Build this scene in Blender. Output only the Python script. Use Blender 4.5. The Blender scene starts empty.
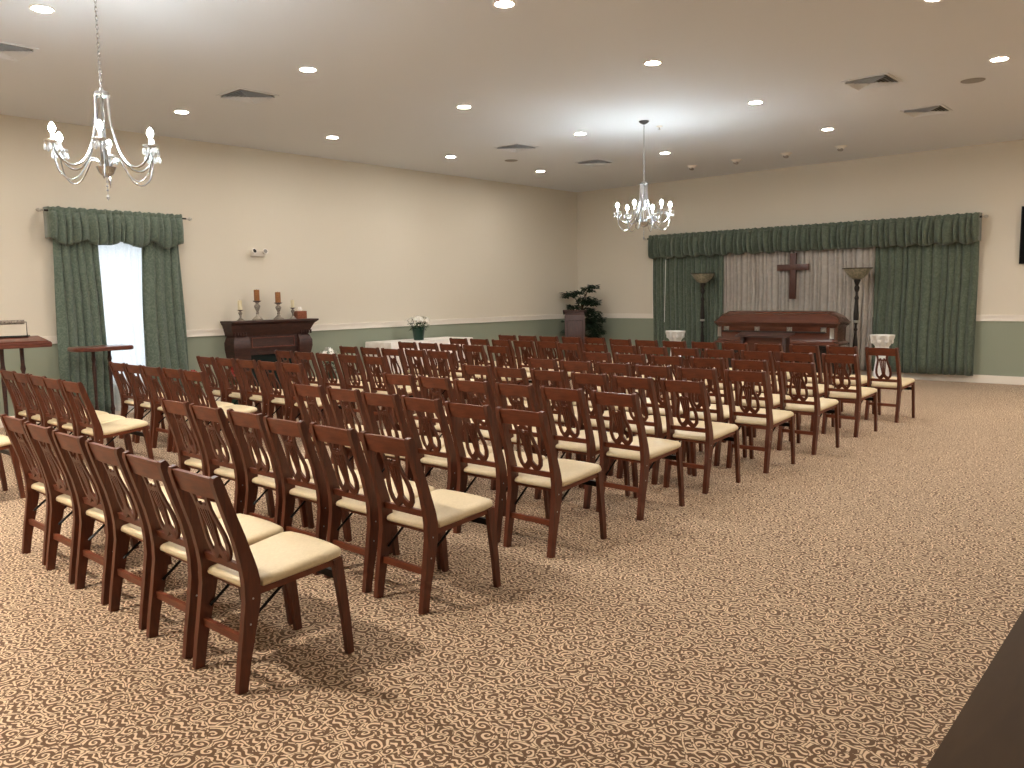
import bpy, bmesh, math, random
from mathutils import Vector, Matrix
random.seed(7)
C = bpy.context.scene.collection
PI = math.pi
sc = bpy.context.scene

# ------------------------------------------------------------------ materials
MATS = {}
def lin(r, g, b):
    f = lambda c: ((c/255+0.055)/1.055)**2.4 if c > 10 else c/255/12.92
    return (f(r), f(g), f(b), 1)
def newmat(name):
    m = bpy.data.materials.new(name); m.use_nodes = True
    nt = m.node_tree; b = nt.nodes['Principled BSDF']
    MATS[name] = m
    return m, nt, b
def simple(name, col, rough=.6, metal=0., spec=.5, trans=0., coat=0.):
    m, nt, b = newmat(name)
    b.inputs['Base Color'].default_value = col
    b.inputs['Roughness'].default_value = rough
    b.inputs['Metallic'].default_value = metal
    b.inputs['Specular IOR Level'].default_value = spec
    b.inputs['Transmission Weight'].default_value = trans
    b.inputs['Coat Weight'].default_value = coat
    n = nt.nodes.new('ShaderNodeTexNoise'); n.inputs['Scale'].default_value = 14
    tc = nt.nodes.new('ShaderNodeTexCoord'); nt.links.new(tc.outputs['Object'], n.inputs['Vector'])
    mp = nt.nodes.new('ShaderNodeMapRange')
    mp.inputs['To Min'].default_value = max(0, rough-.05); mp.inputs['To Max'].default_value = min(1, rough+.05)
    nt.links.new(n.outputs['Fac'], mp.inputs['Value']); nt.links.new(mp.outputs['Result'], b.inputs['Roughness'])
    return m
def wood(name, c1, c2, rough=.35, scale=(30, 30, 3), coat=0.2):
    m, nt, b = newmat(name)
    tc = nt.nodes.new('ShaderNodeTexCoord'); mp = nt.nodes.new('ShaderNodeMapping')
    mp.inputs['Scale'].default_value = scale
    n = nt.nodes.new('ShaderNodeTexNoise'); n.inputs['Scale'].default_value = 2.2
    n.inputs['Detail'].default_value = 5; n.inputs['Distortion'].default_value = .6
    r = nt.nodes.new('ShaderNodeValToRGB')
    r.color_ramp.elements[0].position = .32; r.color_ramp.elements[0].color = c1
    r.color_ramp.elements[1].position = .72; r.color_ramp.elements[1].color = c2
    nt.links.new(tc.outputs['Object'], mp.inputs['Vector']); nt.links.new(mp.outputs['Vector'], n.inputs['Vector'])
    nt.links.new(n.outputs['Fac'], r.inputs['Fac']); nt.links.new(r.outputs['Color'], b.inputs['Base Color'])
    b.inputs['Roughness'].default_value = rough; b.inputs['Coat Weight'].default_value = coat
    b.inputs['Coat Roughness'].default_value = .25
    return m
def fabric(name, c1, c2, scale=9, rough=.85, bump=.15, sheen=.2, fine=220, lo=.42, hi=.62):
    m, nt, b = newmat(name)
    tc = nt.nodes.new('ShaderNodeTexCoord')
    n = nt.nodes.new('ShaderNodeTexNoise'); n.inputs['Scale'].default_value = scale
    n.inputs['Detail'].default_value = 3; n.inputs['Distortion'].default_value = 2.5
    r = nt.nodes.new('ShaderNodeValToRGB')
    r.color_ramp.elements[0].position = lo; r.color_ramp.elements[0].color = c1
    r.color_ramp.elements[1].position = hi; r.color_ramp.elements[1].color = c2
    nt.links.new(tc.outputs['Object'], n.inputs['Vector']); nt.links.new(n.outputs['Fac'], r.inputs['Fac'])
    nt.links.new(r.outputs['Color'], b.inputs['Base Color'])
    n2 = nt.nodes.new('ShaderNodeTexNoise'); n2.inputs['Scale'].default_value = fine
    nt.links.new(tc.outputs['Object'], n2.inputs['Vector'])
    bp = nt.nodes.new('ShaderNodeBump'); bp.inputs['Strength'].default_value = bump; bp.inputs['Distance'].default_value = .002
    nt.links.new(n2.outputs['Fac'], bp.inputs['Height']); nt.links.new(bp.outputs['Normal'], b.inputs['Normal'])
    b.inputs['Roughness'].default_value = rough; b.inputs['Sheen Weight'].default_value = sheen
    b.inputs['Specular IOR Level'].default_value = .2
    return m
def emit(name, col, s):
    m, nt, b = newmat(name)
    b.inputs['Base Color'].default_value = (.8, .8, .8, 1)
    b.inputs['Emission Color'].default_value = col; b.inputs['Emission Strength'].default_value = s
    return m

WOOD = wood('mahogany_wood', lin(96, 45, 24), lin(122, 61, 34), .44, (5, 5, 24), .05)
WOODV = wood('mahogany_post_wood', lin(78, 36, 18), lin(104, 50, 26), .44, (24, 24, 3), .05)
DARKW = wood('dark_cherry_wood', lin(44, 22, 17), lin(74, 40, 30), .5, (4, 5, 26), .08)
TABW = wood('table_cherry_wood', lin(86, 42, 32), lin(120, 66, 50), .28, (20, 3, 20), .4)
CASKW = wood('polished_casket_wood', lin(84, 46, 34), lin(102, 60, 45), .2, (1, 5, 7), .8)
LECTW = wood('lectern_wood', lin(62, 38, 32), lin(82, 52, 44), .5, (24, 24, 3))
CROSSW = wood('cross_wood', lin(72, 39, 29), lin(90, 51, 38), .5, (20, 20, 5))
BROWN = wood('brown_tabletop_laminate', lin(66, 47, 26), lin(73, 53, 30), .9, (12, 2, 30), 0)
CUSH = fabric('cream_vinyl', lin(219, 200, 162), lin(225, 206, 169), 30, .42, .25, 0, 160)
CUSH.node_tree.nodes['Principled BSDF'].inputs['Specular IOR Level'].default_value = .45
BLACK = simple('black_metal', lin(22, 20, 20), .4, .6)
SCREW = simple('steel_screw', lin(190, 190, 190), .3, 1.)
WHITE = simple('white_painted_trim', lin(238, 230, 218), .45)
GREEN = fabric('green_damask', lin(90, 104, 92), lin(108, 120, 106), 14, .75, .3, .3, 200, .44, .58)
GREENB = fabric('green_damask_back', lin(84, 95, 80), lin(99, 109, 94), 14, .75, .3, .3, 200, .44, .58)
TAUPE = fabric('taupe_drape', lin(174, 166, 156), lin(184, 176, 166), 5, .85, .2, .2)
CLOTH = fabric('white_tablecloth', lin(235, 228, 220), lin(242, 236, 230), 5, .8, .2, .2)
CHROME = simple('polished_nickel', lin(196, 199, 202), .2, 1.)
CEILW = simple('ceiling_paint', lin(226, 228, 231), .9, 0, .2)
BULB = emit('lit_bulb', (.84, .95, 1, 1), 600)
BULBOFF = simple('unlit_bulb_glass', lin(230, 230, 230), .2)
LED = emit('lit_led_lens', (1, .935, .86, 1), 410)
SLEEVE = simple('white_candle_sleeve', lin(240, 240, 238), .4)
URNW = simple('white_plaster', lin(226, 225, 220), .7)
LEAF = fabric('dark_green_leaf', lin(34, 52, 38), lin(58, 78, 56), 20, .5, .1, 0)
LEAF2 = fabric('pot_leaf', lin(38, 60, 36), lin(68, 92, 54), 20, .5, .1, 0)
PETAL = simple('white_petal', lin(246, 242, 232), .6)
RED = simple('red_bract', lin(150, 34, 30), .6)
POTG = simple('green_foil_wrap', lin(30, 62, 50), .3, .3)
BRONZE = simple('dark_bronze', lin(44, 38, 34), .45, .5)
SILVERW = wood('distressed_silver_wood', lin(90, 78, 66), lin(170, 160, 146), .5, (30, 30, 30))
AMBER = fabric('amber_candle_wax', lin(140, 94, 58), lin(160, 110, 68), 25, .5, .05, 0)
IVORYWAX = simple('ivory_candle_wax', lin(232, 220, 184), .5)
GLASSB = fabric('frosted_bowl_glass', lin(128, 124, 104), lin(160, 154, 132), 12, .35, .05, 0)
FIREB = simple('dark_firebox_glass', lin(24, 40, 40), .15)
SILVER = simple('brushed_silver', lin(200, 196, 188), .3, .9)
SCREEN = simple('black_screen', lin(8, 8, 9), .6, 0, .1)
GREY = simple('speaker_grille_grey', lin(150, 146, 140), .7)
BIER = fabric('dark_bier_skirt', lin(40, 34, 30), lin(52, 44, 38), 6)
TISSB = fabric('tissue_box_print', lin(126, 70, 48), lin(150, 92, 66), 30)
SOIL = fabric('dark_soil', lin(40, 30, 22), lin(58, 44, 32), 40)
STEM = simple('brown_stem', lin(70, 56, 38), .8)

m, nt, b = newmat('crystal_glass')
b.inputs['Base Color'].default_value = (.92, .95, .97, 1); b.inputs['Roughness'].default_value = .08
b.inputs['Transmission Weight'].default_value = .55; b.inputs['IOR'].default_value = 1.5
CRYS = m
m, nt, b = newmat('window_glass')
b.inputs['Transmission Weight'].default_value = 1; b.inputs['Roughness'].default_value = .0; b.inputs['IOR'].default_value = 1.02
WGLASS = m
# sheer curtain: weave lets daylight through
m, nt, b = newmat('sheer_white')
nt.nodes.remove(b); out = nt.nodes['Material Output']
tr = nt.nodes.new('ShaderNodeBsdfTranslucent'); tr.inputs['Color'].default_value = (.9, .93, .95, 1)
di = nt.nodes.new('ShaderNodeBsdfDiffuse'); di.inputs['Color'].default_value = (.85, .86, .86, 1)
tp = nt.nodes.new('ShaderNodeBsdfTransparent'); tp.inputs['Color'].default_value = (.95, .97, 1, 1)
m1 = nt.nodes.new('ShaderNodeMixShader'); m1.inputs[0].default_value = .35
m2 = nt.nodes.new('ShaderNodeMixShader')
tc = nt.nodes.new('ShaderNodeTexCoord'); wv = nt.nodes.new('ShaderNodeTexVoronoi'); wv.inputs['Scale'].default_value = 38
mr = nt.nodes.new('ShaderNodeMapRange'); mr.inputs['From Max'].default_value = .5
mr.inputs['To Min'].default_value = .03; mr.inputs['To Max'].default_value = .14
nt.links.new(tc.outputs['Object'], wv.inputs['Vector']); nt.links.new(wv.outputs['Distance'], mr.inputs['Value'])
nt.links.new(mr.outputs['Result'], m2.inputs[0])
nt.links.new(tr.outputs[0], m1.inputs[1]); nt.links.new(di.outputs[0], m1.inputs[2])
nt.links.new(m1.outputs[0], m2.inputs[1]); nt.links.new(tp.outputs[0], m2.inputs[2]); nt.links.new(m2.outputs[0], out.inputs[0])
SHEER = m

# two-tone wall paint: cream above the chair rail, sage green below
m, nt, b = newmat('wall_paint')
tc = nt.nodes.new('ShaderNodeTexCoord'); sx = nt.nodes.new('ShaderNodeSeparateXYZ')
nt.links.new(tc.outputs['Object'], sx.inputs[0])
gt = nt.nodes.new('ShaderNodeMath'); gt.operation = 'GREATER_THAN'; gt.inputs[1].default_value = 1.07
nt.links.new(sx.outputs['Z'], gt.inputs[0])
mx = nt.nodes.new('ShaderNodeMix'); mx.data_type = 'RGBA'
mx.inputs['A'].default_value = lin(148, 154, 136); mx.inputs['B'].default_value = lin(222, 213, 196)
nt.links.new(gt.outputs[0], mx.inputs['Factor']); nt.links.new(mx.outputs['Result'], b.inputs['Base Color'])
nz = nt.nodes.new('ShaderNodeTexNoise'); nz.inputs['Scale'].default_value = 120
bp = nt.nodes.new('ShaderNodeBump'); bp.inputs['Strength'].default_value = .05; bp.inputs['Distance'].default_value = .002
nt.links.new(tc.outputs['Object'], nz.inputs['Vector']); nt.links.new(nz.outputs['Fac'], bp.inputs['Height'])
nt.links.new(bp.outputs['Normal'], b.inputs['Normal']); b.inputs['Roughness'].default_value = .75
b.inputs['Specular IOR Level'].default_value = .25
WALL = m

# carpet: dense beige scrolls on brown, one spiral per Voronoi cell joined by vines
m, nt, b = newmat('scroll_carpet')
L = nt.links
def N(t, **k):
    n = nt.nodes.new(t)
    for a, v in k.items(): setattr(n, a, v)
    return n
def MA(op, a, b_=None, c=None):
    n = N('ShaderNodeMath', operation=op)
    for i, v in enumerate((a, b_, c)):
        if v is None: continue
        if isinstance(v, (int, float)): n.inputs[i].default_value = v
        else: L.new(v, n.inputs[i])
    return n.outputs[0]
tc = N('ShaderNodeTexCoord')
nz = N('ShaderNodeTexNoise'); nz.inputs['Scale'].default_value = 9; nz.inputs['Detail'].default_value = 1
L.new(tc.outputs['Object'], nz.inputs['Vector'])
vm = N('ShaderNodeVectorMath', operation='MULTIPLY_ADD'); L.new(nz.outputs['Color'], vm.inputs[0])
vm.inputs[1].default_value = (.05, .05, 0); L.new(tc.outputs['Object'], vm.inputs[2])
def layer(scale, freq, off):
    ad = N('ShaderNodeVectorMath', operation='MULTIPLY_ADD'); L.new(vm.outputs[0], ad.inputs[0])
    ad.inputs[1].default_value = (scale, scale, 0); ad.inputs[2].default_value = off
    v = N('ShaderNodeTexVoronoi', voronoi_dimensions='2D', feature='F1'); v.inputs['Scale'].default_value = 1
    v.inputs['Randomness'].default_value = .95
    L.new(ad.outputs[0], v.inputs['Vector'])
    e = N('ShaderNodeTexVoronoi', voronoi_dimensions='2D', feature='DISTANCE_TO_EDGE'); e.inputs['Scale'].default_value = 1
    e.inputs['Randomness'].default_value = .95
    L.new(ad.outputs[0], e.inputs['Vector'])
    sub = N('ShaderNodeVectorMath', operation='SUBTRACT'); L.new(ad.outputs[0], sub.inputs[0]); L.new(v.outputs['Position'], sub.inputs[1])
    s = N('ShaderNodeSeparateXYZ'); L.new(sub.outputs[0], s.inputs[0])
    cs = N('ShaderNodeSeparateColor'); L.new(v.outputs['Color'], cs.inputs[0])
    sg = MA('SUBTRACT', MA('MULTIPLY', MA('GREATER_THAN', cs.outputs[0], .5), 2), 1)
    th = MA('MULTIPLY', MA('ARCTAN2', s.outputs['Y'], s.outputs['X']), sg)
    r = v.outputs['Distance']
    ph = MA('ADD', MA('ADD', th, MA('MULTIPLY', MA('POWER', r, .75), freq)), MA('MULTIPLY', cs.outputs[1], 6.28))
    sp = MA('SINE', ph)
    # a third of the cells carry little leaf dashes instead of a curl
    dash = MA('SINE', MA('ADD', MA('MULTIPLY', s.outputs['Y'], 15), MA('MULTIPLY', MA('SINE', MA('MULTIPLY', s.outputs['X'], 9)), 1.3)))
    gt_ = MA('GREATER_THAN', cs.outputs[2], .74)
    sp = MA('ADD', MA('MULTIPLY', sp, MA('SUBTRACT', 1, gt_)), MA('MULTIPLY', dash, gt_))
    return sp, e.outputs['Distance']
sp, ed = layer(16.5, 17, (3.1, 7.7, 0))
n3 = N('ShaderNodeTexNoise'); n3.inputs['Scale'].default_value = 45; n3.inputs['Detail'].default_value = 1
L.new(tc.outputs['Object'], n3.inputs['Vector'])
wob = MA('MULTIPLY', MA('SUBTRACT', n3.outputs['Fac'], .5), 1.6)
scr = MA('ADD', sp, wob)
f1 = N('ShaderNodeMapRange'); f1.inputs['From Min'].default_value = .15; f1.inputs['From Max'].default_value = .55; L.new(scr, f1.inputs['Value'])
# vines along part of the cell borders
f2 = N('ShaderNodeMapRange'); f2.inputs['From Min'].default_value = .075; f2.inputs['From Max'].default_value = .035; L.new(ed, f2.inputs['Value'])
gate = MA('GREATER_THAN', n3.outputs['Fac'], .44)
vine = MA('MULTIPLY', f2.outputs['Result'], gate)
# a dark gap next to the vine
f3 = N('ShaderNodeMapRange'); f3.inputs['From Min'].default_value = .09; f3.inputs['From Max'].default_value = .13; L.new(ed, f3.inputs['Value'])
pat = MA('MAXIMUM', MA('MULTIPLY', f1.outputs['Result'], f3.outputs['Result']), vine)
big = N('ShaderNodeTexNoise'); big.inputs['Scale'].default_value = .7; L.new(tc.outputs['Object'], big.inputs['Vector'])
fine = N('ShaderNodeTexNoise'); fine.inputs['Scale'].default_value = 500; L.new(tc.outputs['Object'], fine.inputs['Vector'])
mx = N('ShaderNodeMix', data_type='RGBA'); mx.inputs['A'].default_value = lin(106, 78, 55); mx.inputs['B'].default_value = lin(226, 199, 167)
L.new(pat, mx.inputs['Factor'])
hv = N('ShaderNodeHueSaturation'); L.new(mx.outputs['Result'], hv.inputs['Color'])
L.new(MA('ADD', MA('MULTIPLY', big.outputs['Fac'], .12), MA('ADD', MA('MULTIPLY', fine.outputs['Fac'], .3), .79)), hv.inputs['Value'])
L.new(hv.outputs['Color'], b.inputs['Base Color'])
b.inputs['Roughness'].default_value = .95; b.inputs['Specular IOR Level'].default_value = .1; b.inputs['Sheen Weight'].default_value = .15
bp = N('ShaderNodeBump'); bp.inputs['Strength'].default_value = .3; bp.inputs['Distance'].default_value = .004
L.new(pat, bp.inputs['Height']); L.new(bp.outputs['Normal'], b.inputs['Normal'])
CARPET = m

# ------------------------------------------------------------------ mesh helpers
def BM(): return bmesh.new()
def box(bm, x0, y0, z0, x1, y1, z1, bev=0, seg=2):
    r = bmesh.ops.create_cube(bm, size=1)
    vs = r['verts']
    for v in vs:
        v.co = Vector(((x0+x1)/2+v.co.x*(x1-x0), (y0+y1)/2+v.co.y*(y1-y0), (z0+z1)/2+v.co.z*(z1-z0)))
    if bev:
        es = list({e for v in vs for e in v.link_edges})
        bmesh.ops.bevel(bm, geom=es, offset=bev, segments=seg, affect='EDGES', profile=.5)
    return bm
def tube(bm, pts, r, n=8, caps=True):
    """round tube along points; r a number or a list"""
    pts = [Vector(p) for p in pts]; R_ = r if isinstance(r, (list, tuple)) else [r]*len(pts)
    rings = []; up = None
    for i, p in enumerate(pts):
        d = (pts[min(i+1, len(pts)-1)]-pts[max(i-1, 0)]).normalized()
        if up is None:
            up = Vector((0, 0, 1)) if abs(d.z) < .9 else Vector((1, 0, 0))
        a = (up-d*up.dot(d)).normalized(); c = d.cross(a); up = a
        rings.append([bm.verts.new(p+(a*math.cos(2*PI*k/n)+c*math.sin(2*PI*k/n))*R_[i]) for k in range(n)])
    for i in range(len(rings)-1):
        for k in range(n):
            bm.faces.new((rings[i][k], rings[i][(k+1) % n], rings[i+1][(k+1) % n], rings[i+1][k]))
    if caps:
        bm.faces.new(rings[0][::-1]); bm.faces.new(rings[-1])
    return bm
def lathe(bm, prof, cx=0, cy=0, z=0, n=24, loop=False):
    if loop: prof = list(prof)+[prof[0]]
    rings = []
    for r, h in prof:
        if r < 1e-5: rings.append([bm.verts.new((cx, cy, z+h))])
        else: rings.append([bm.verts.new((cx+r*math.cos(2*PI*k/n), cy+r*math.sin(2*PI*k/n), z+h)) for k in range(n)])
    for a, c in zip(rings, rings[1:]):
        for k in range(n):
            k2 = (k+1) % n
            if len(a) == 1 and len(c) == 1: continue
            if len(a) == 1: bm.faces.new((a[0], c[k2], c[k]))
            elif len(c) == 1: bm.faces.new((a[k], a[k2], c[0]))
            else: bm.faces.new((a[k], a[k2], c[k2], c[k]))
    if loop: bmesh.ops.remove_doubles(bm, verts=bm.verts, dist=1e-5); return bm
    if len(rings[0]) > 1: bm.faces.new(rings[0][::-1])
    if len(rings[-1]) > 1: bm.faces.new(rings[-1])
    return bm
def sweep_rect(bm, pts, wx, wd, xdir=Vector((1, 0, 0))):
    """bar of width wx along xdir and depth wd[i] across the path (path lies in a plane normal to xdir)"""
    pts = [Vector(p) for p in pts]; rings = []
    wd = wd if isinstance(wd, (list, tuple)) else [wd]*len(pts)
    for i, p in enumerate(pts):
        d = (pts[min(i+1, len(pts)-1)]-pts[max(i-1, 0)]).normalized()
        nrm = xdir.cross(d).normalized()
        a = xdir*wx/2; c = nrm*wd[i]/2
        rings.append([bm.verts.new(p+a+c), bm.verts.new(p-a+c), bm.verts.new(p-a-c), bm.verts.new(p+a-c)])
    for q, s in zip(rings, rings[1:]):
        for k in range(4): bm.faces.new((q[k], q[(k+1) % 4], s[(k+1) % 4], s[k]))
    bm.faces.new(rings[0][::-1]); bm.faces.new(rings[-1])
    return bm
def prism(bm, poly, f0, f1):
    """poly: 2-D points; f0/f1 map (u,v) to the 3-D front and back"""
    a = [bm.verts.new(f0(u, v)) for u, v in poly]; c = [bm.verts.new(f1(u, v)) for u, v in poly]
    n = len(poly)
    bm.faces.new(a); bm.faces.new(c[::-1])
    for k in range(n): bm.faces.new((a[k], c[k], c[(k+1) % n], a[(k+1) % n]))
    return bm
def loft(bm, rings, cap=True):
    rr = [[bm.verts.new(p) for p in r] for r in rings]; n = len(rr[0])
    for a, c in zip(rr, rr[1:]):
        for k in range(n): bm.faces.new((a[k], a[(k+1) % n], c[(k+1) % n], c[k]))
    if cap: bm.faces.new(rr[0][::-1]); bm.faces.new(rr[-1])
    return bm
def rrect(cx, cy, z, hx, hy, r, n=4):
    out = []
    for qx, qy, a0 in ((1, 1, 0), (-1, 1, PI/2), (-1, -1, PI), (1, -1, 3*PI/2)):
        for k in range(n+1):
            a = a0+PI/2*k/n
            out.append((cx+qx*(hx-r)+r*math.cos(a), cy+qy*(hy-r)+r*math.sin(a), z))
    return out
def obj(name, bm, mat, parent=None, smooth=True, ang=35, loc=None):
    bmesh.ops.recalc_face_normals(bm, faces=bm.faces[:])
    me = bpy.data.meshes.new(name)
    if smooth:
        for f in bm.faces: f.smooth = True
        for e in bm.edges:
            if len(e.link_faces) == 2 and e.calc_face_angle(0) > math.radians(ang): e.smooth = False
    bm.to_mesh(me); bm.free()
    me.materials.append(mat)
    o = bpy.data.objects.new(name, me); C.objects.link(o)
    if parent: o.parent = parent
    if loc: o.location = loc
    return o
def tag(o, label, cat, group=None, kind=None):
    o['label'] = label; o['category'] = cat
    if group: o['group'] = group
    if kind: o['kind'] = kind
    return o
def thing(name, label, cat, loc=(0, 0, 0), rz=0, group=None):
    o = bpy.data.objects.new(name, None); o.empty_display_size = .1; C.objects.link(o)
    o.location = loc; o.rotation_euler = (0, 0, rz)
    return tag(o, label, cat, group)
def struct(name, bm, mat, parent=None, smooth=False):
    o = obj(name, bm, mat, parent, smooth)
    if not parent: o['kind'] = 'structure'
    return o
def dup(root, loc=None, rz=None, label=None):
    r = root.copy(); C.objects.link(r)
    if loc is not None: r.location = loc
    if rz is not None: r.rotation_euler = (0, 0, rz)
    if label: r['label'] = label
    for ch in list(root.children):
        c = ch.copy(); C.objects.link(c); c.parent = r
        for g in list(ch.children):
            d = g.copy(); C.objects.link(d); d.parent = c
    return r
# subtracting the object's base: every mesh whose thing is an Empty is modelled around (0,0,0)

# ------------------------------------------------------------------ room
XL, XR, YB, YF, ZC = -11.64, 3.2, 15.26, -3.0, 3.87
struct('floor', box(BM(), XL-.2, YF-.2, -.1, XR+.2, YB+.2, 0), CARPET)
struct('ceiling', box(BM(), XL-.2, YF-.2, ZC, XR+.2, YB+.2, ZC+.12), CEILW)
struct('wall_back', box(BM(), XL-.2, YB, 0, XR+.2, YB+.15, ZC), WALL)
struct('wall_right', box(BM(), XR, YF, 0, XR+.15, YB, ZC), WALL)
struct('wall_front', box(BM(), XL-.2, YF-.15, 0, XR+.2, YF, ZC), WALL)
WY0, WY1, WZ0, WZ1 = 4.32, 5.42, .42, 2.42
bm = BM()
box(bm, XL-.15, YF, 0, XL, WY0, ZC); box(bm, XL-.15, WY1, 0, XL, YB, ZC)
box(bm, XL-.15, WY0, 0, XL, WY1, WZ0); box(bm, XL-.15, WY0, WZ1, XL, WY1, ZC)
struct('wall_left', bm, WALL)
win = struct('window_1', box(BM(), XL-.10, WY0+.04, WZ0+.04, XL-.095, WY1-.04, WZ1-.04), WGLASS)
bm = BM()
for a in ((WY0, WZ0, WY0+.05, WZ1), (WY1-.05, WZ0, WY1, WZ1), (WY0+.05, WZ0, WY1-.05, WZ0+.05), (WY0+.05, WZ1-.05, WY1-.05, WZ1)):
    box(bm, XL-.12, a[0], a[1], XL-.06, a[2], a[3])
obj('window_frame', bm, WHITE, win, False)
def rail_left(bm, y0, y1, z0, z1, d):
    box(bm, XL, y0, z0, XL+d, y1, z1)
def rails(name, segs):
    bm = BM()
    for ax, a, c in segs:
        for z0, z1, d in ((1.018, 1.105, .014), (1.095, 1.122, .026), (1.018, 1.036, .022)):
            if ax == 'L': box(bm, XL, a, z0, XL+d, c, z1)
            elif ax == 'B': box(bm, a, YB-d, z0, c, YB, z1)
            else: box(bm, XR-d, a, z0, XR, c, z1)
    return struct(name, bm, WHITE)
rails('trim_1', [('L', YF, WY0-.1)]); rails('trim_2', [('L', WY1+.1, YB)]); rails('trim_3', [('B', XL, -9.5)])
rails('trim_4', [('B', -3.45, XR)]); rails('trim_5', [('R', YF, YB)])
def baseb(name, a):
    bm = box(BM(), *a); struct(name, bm, WHITE)
baseb('baseboard_left', (XL, YF, 0, XL+.016, YB, .13)); baseb('baseboard_back', (XL, YB-.016, 0, XR, YB, .13))
baseb('baseboard_right', (XR-.016, YF, 0, XR, YB, .13))
# casing of the blocked picture window behind the big drapes, its left jamb shows beside the drape
bm = BM(); box(bm, -9.62, YB-.02, 1.12, -9.54, YB, 2.66); struct('trim_6', bm, WHITE)

# ------------------------------------------------------------------ chairs
def yc(z):
    """path of the back post in the local Y-Z plane"""
    P = [(0, 0.012), (.12, .03), (.25, .055), (.36, .075), (.45, .076), (.52, .061), (.62, .034), (.75, -.01), (.885, -.053)]
    for (z0, y0), (z1, y1) in zip(P, P[1:]):
        if z <= z1: return y0+(y1-y0)*(z-z0)/(z1-z0)
    return P[-1][1]
def make_chair():
    t = thing('folding_chair', '', 'chair', group='lyre-back folding chairs in rows')
    zs = [0, .06, .12, .18, .25, .31, .36, .40, .44, .48, .52, .57, .62, .69, .75, .82, .865, .882]
    wd = [.042, .044, .047, .052, .058, .064, .068, .070, .070, .066, .060, .054, .050, .047, .045, .043, .038, .022]
    xp = lambda z: .1735-.0045*max(0, z-.1)/.78
    for s in (-1, 1):
        bm = BM(); sweep_rect(bm, [(s*xp(z), yc(z), z) for z in zs], .031, wd)
        obj('back_post', bm, WOODV, t, True, 40)
    for s in (-1, 1):
        bm = BM()
        sweep_rect(bm, [(s*.2, .52, 0), (s*.2, .506, .15), (s*.2, .484, .32), (s*.2, .468, .44)], .026, [.032, .037, .043, .046])
        obj('front_leg', bm, WOODV, t, True, 40)
    # crest rail, slightly bowed, following the lean
    def slab(bm, poly, th, yo=0):
        return prism(bm, poly, lambda u, v: (u, yc(v)+yo-th/2-.010*(1-(u/.17)**2), v), lambda u, v: (u, yc(v)+yo+th/2-.010*(1-(u/.17)**2), v))
    bm = BM(); rings = []
    for i in range(9):
        u = -.157+.314*i/8; bow = .008*(1-(u/.157)**2); zt = .873+.004*math.cos(u/.157*PI/2); zb = .785
        rings.append([(u, yc(zb)-.011-bow, zb), (u, yc(zt)-.011-bow, zt), (u, yc(zt)+.011-bow, zt), (u, yc(zb)+.011-bow, zb)])
    loft(bm, rings)
    obj('crest_rail', bm, WOOD, t)
    bm = BM(); slab(bm, [(-.16, .468), (.16, .468), (.16, .502), (-.16, .502)], .02, .0)
    obj('lower_rail', bm, WOOD, t)
    # lyre splat
    H0, H1 = .500, .788
    def strip(bm, pts, w, th=.012):
        L_ = []; R_ = []
        n = len(pts); w = w if isinstance(w, list) else [w]*n
        for i in range(n):
            a = Vector(pts[max(i-1, 0)]); c = Vector(pts[min(i+1, n-1)]); d = (c-a).normalized(); q = Vector((-d.y, d.x))
            p = Vector(pts[i]); L_.append(p+q*w[i]/2); R_.append(p-q*w[i]/2)
        f = lambda dy: (lambda u, v: (u, yc(H0+v*(H1-H0))+dy-.010*(1-(u/.17)**2), H0+v*(H1-H0)))
        for i in range(n-1):
            prism(bm, [tuple(L_[i]), tuple(R_[i]), tuple(R_[i+1]), tuple(L_[i+1])], f(-th/2), f(th/2))
    bm = BM()
    K = H1-H0
    arm = [(.036, .01), (.056, .06), (.074, .14), (.082, .26), (.079, .4), (.069, .54), (.057, .68), (.050, .8), (.053, .92), (.060, 1.02)]
    def strip2(pts, w):  # widths in metres: work in metric space then scale back
        P2 = [(u, v*K) for u, v in pts]
        L_ = []; n = len(P2); w = w if isinstance(w, list) else [w]*n; Rr = []
        for i in range(n):
            a = Vector(P2[max(i-1, 0)]); c = Vector(P2[min(i+1, n-1)]); d = (c-a).normalized(); q = Vector((-d.y, d.x)); p = Vector(P2[i])
            L_.append(p+q*w[i]/2); Rr.append(p-q*w[i]/2)
        f = lambda dy: (lambda u, v: (u, yc(H0+v)+dy-.010*(1-(u/.17)**2), H0+v))
        for i in range(n-1):
            prism(bm, [tuple(L_[i]), tuple(Rr[i]), tuple(Rr[i+1]), tuple(L_[i+1])], f(-.006), f(.006))
    for s in (-1, 1):
        strip2([(s*u, v) for u, v in arm], [.024, .024, .024, .024, .023, .022, .021, .02, .022, .024])
        strip2([(s*.03, .84), (s*.012, .85)], .02)
    strip2([(-.05, .82), (0, .8), (.05, .82)], .018)
    for k in (-1.5, -.5, .5, 1.5):
        strip2([(k*.009, .2), (k*.016, .5), (k*.021, .82)], [.008, .0105, .013])
    # hub
    poly = [(u, v*K) for u, v in [(-.056, .04), (-.04, 0), (-.026, 0), (0, .09), (.026, 0), (.04, 0), (.056, .04), (.056, .1), (.034, .15), (.018, .22), (.016, .3), (-.016, .3), (-.018, .22), (-.034, .15), (-.056, .1)]]
    f = lambda dy: (lambda u, v: (u, yc(H0+v)+dy-.010*(1-(u/.17)**2), H0+v))
    prism(bm, poly, f(-.007), f(.007))
    obj('lyre_splat', bm, WOODV, t, False)
    # seat frame
    bm = BM()
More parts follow.
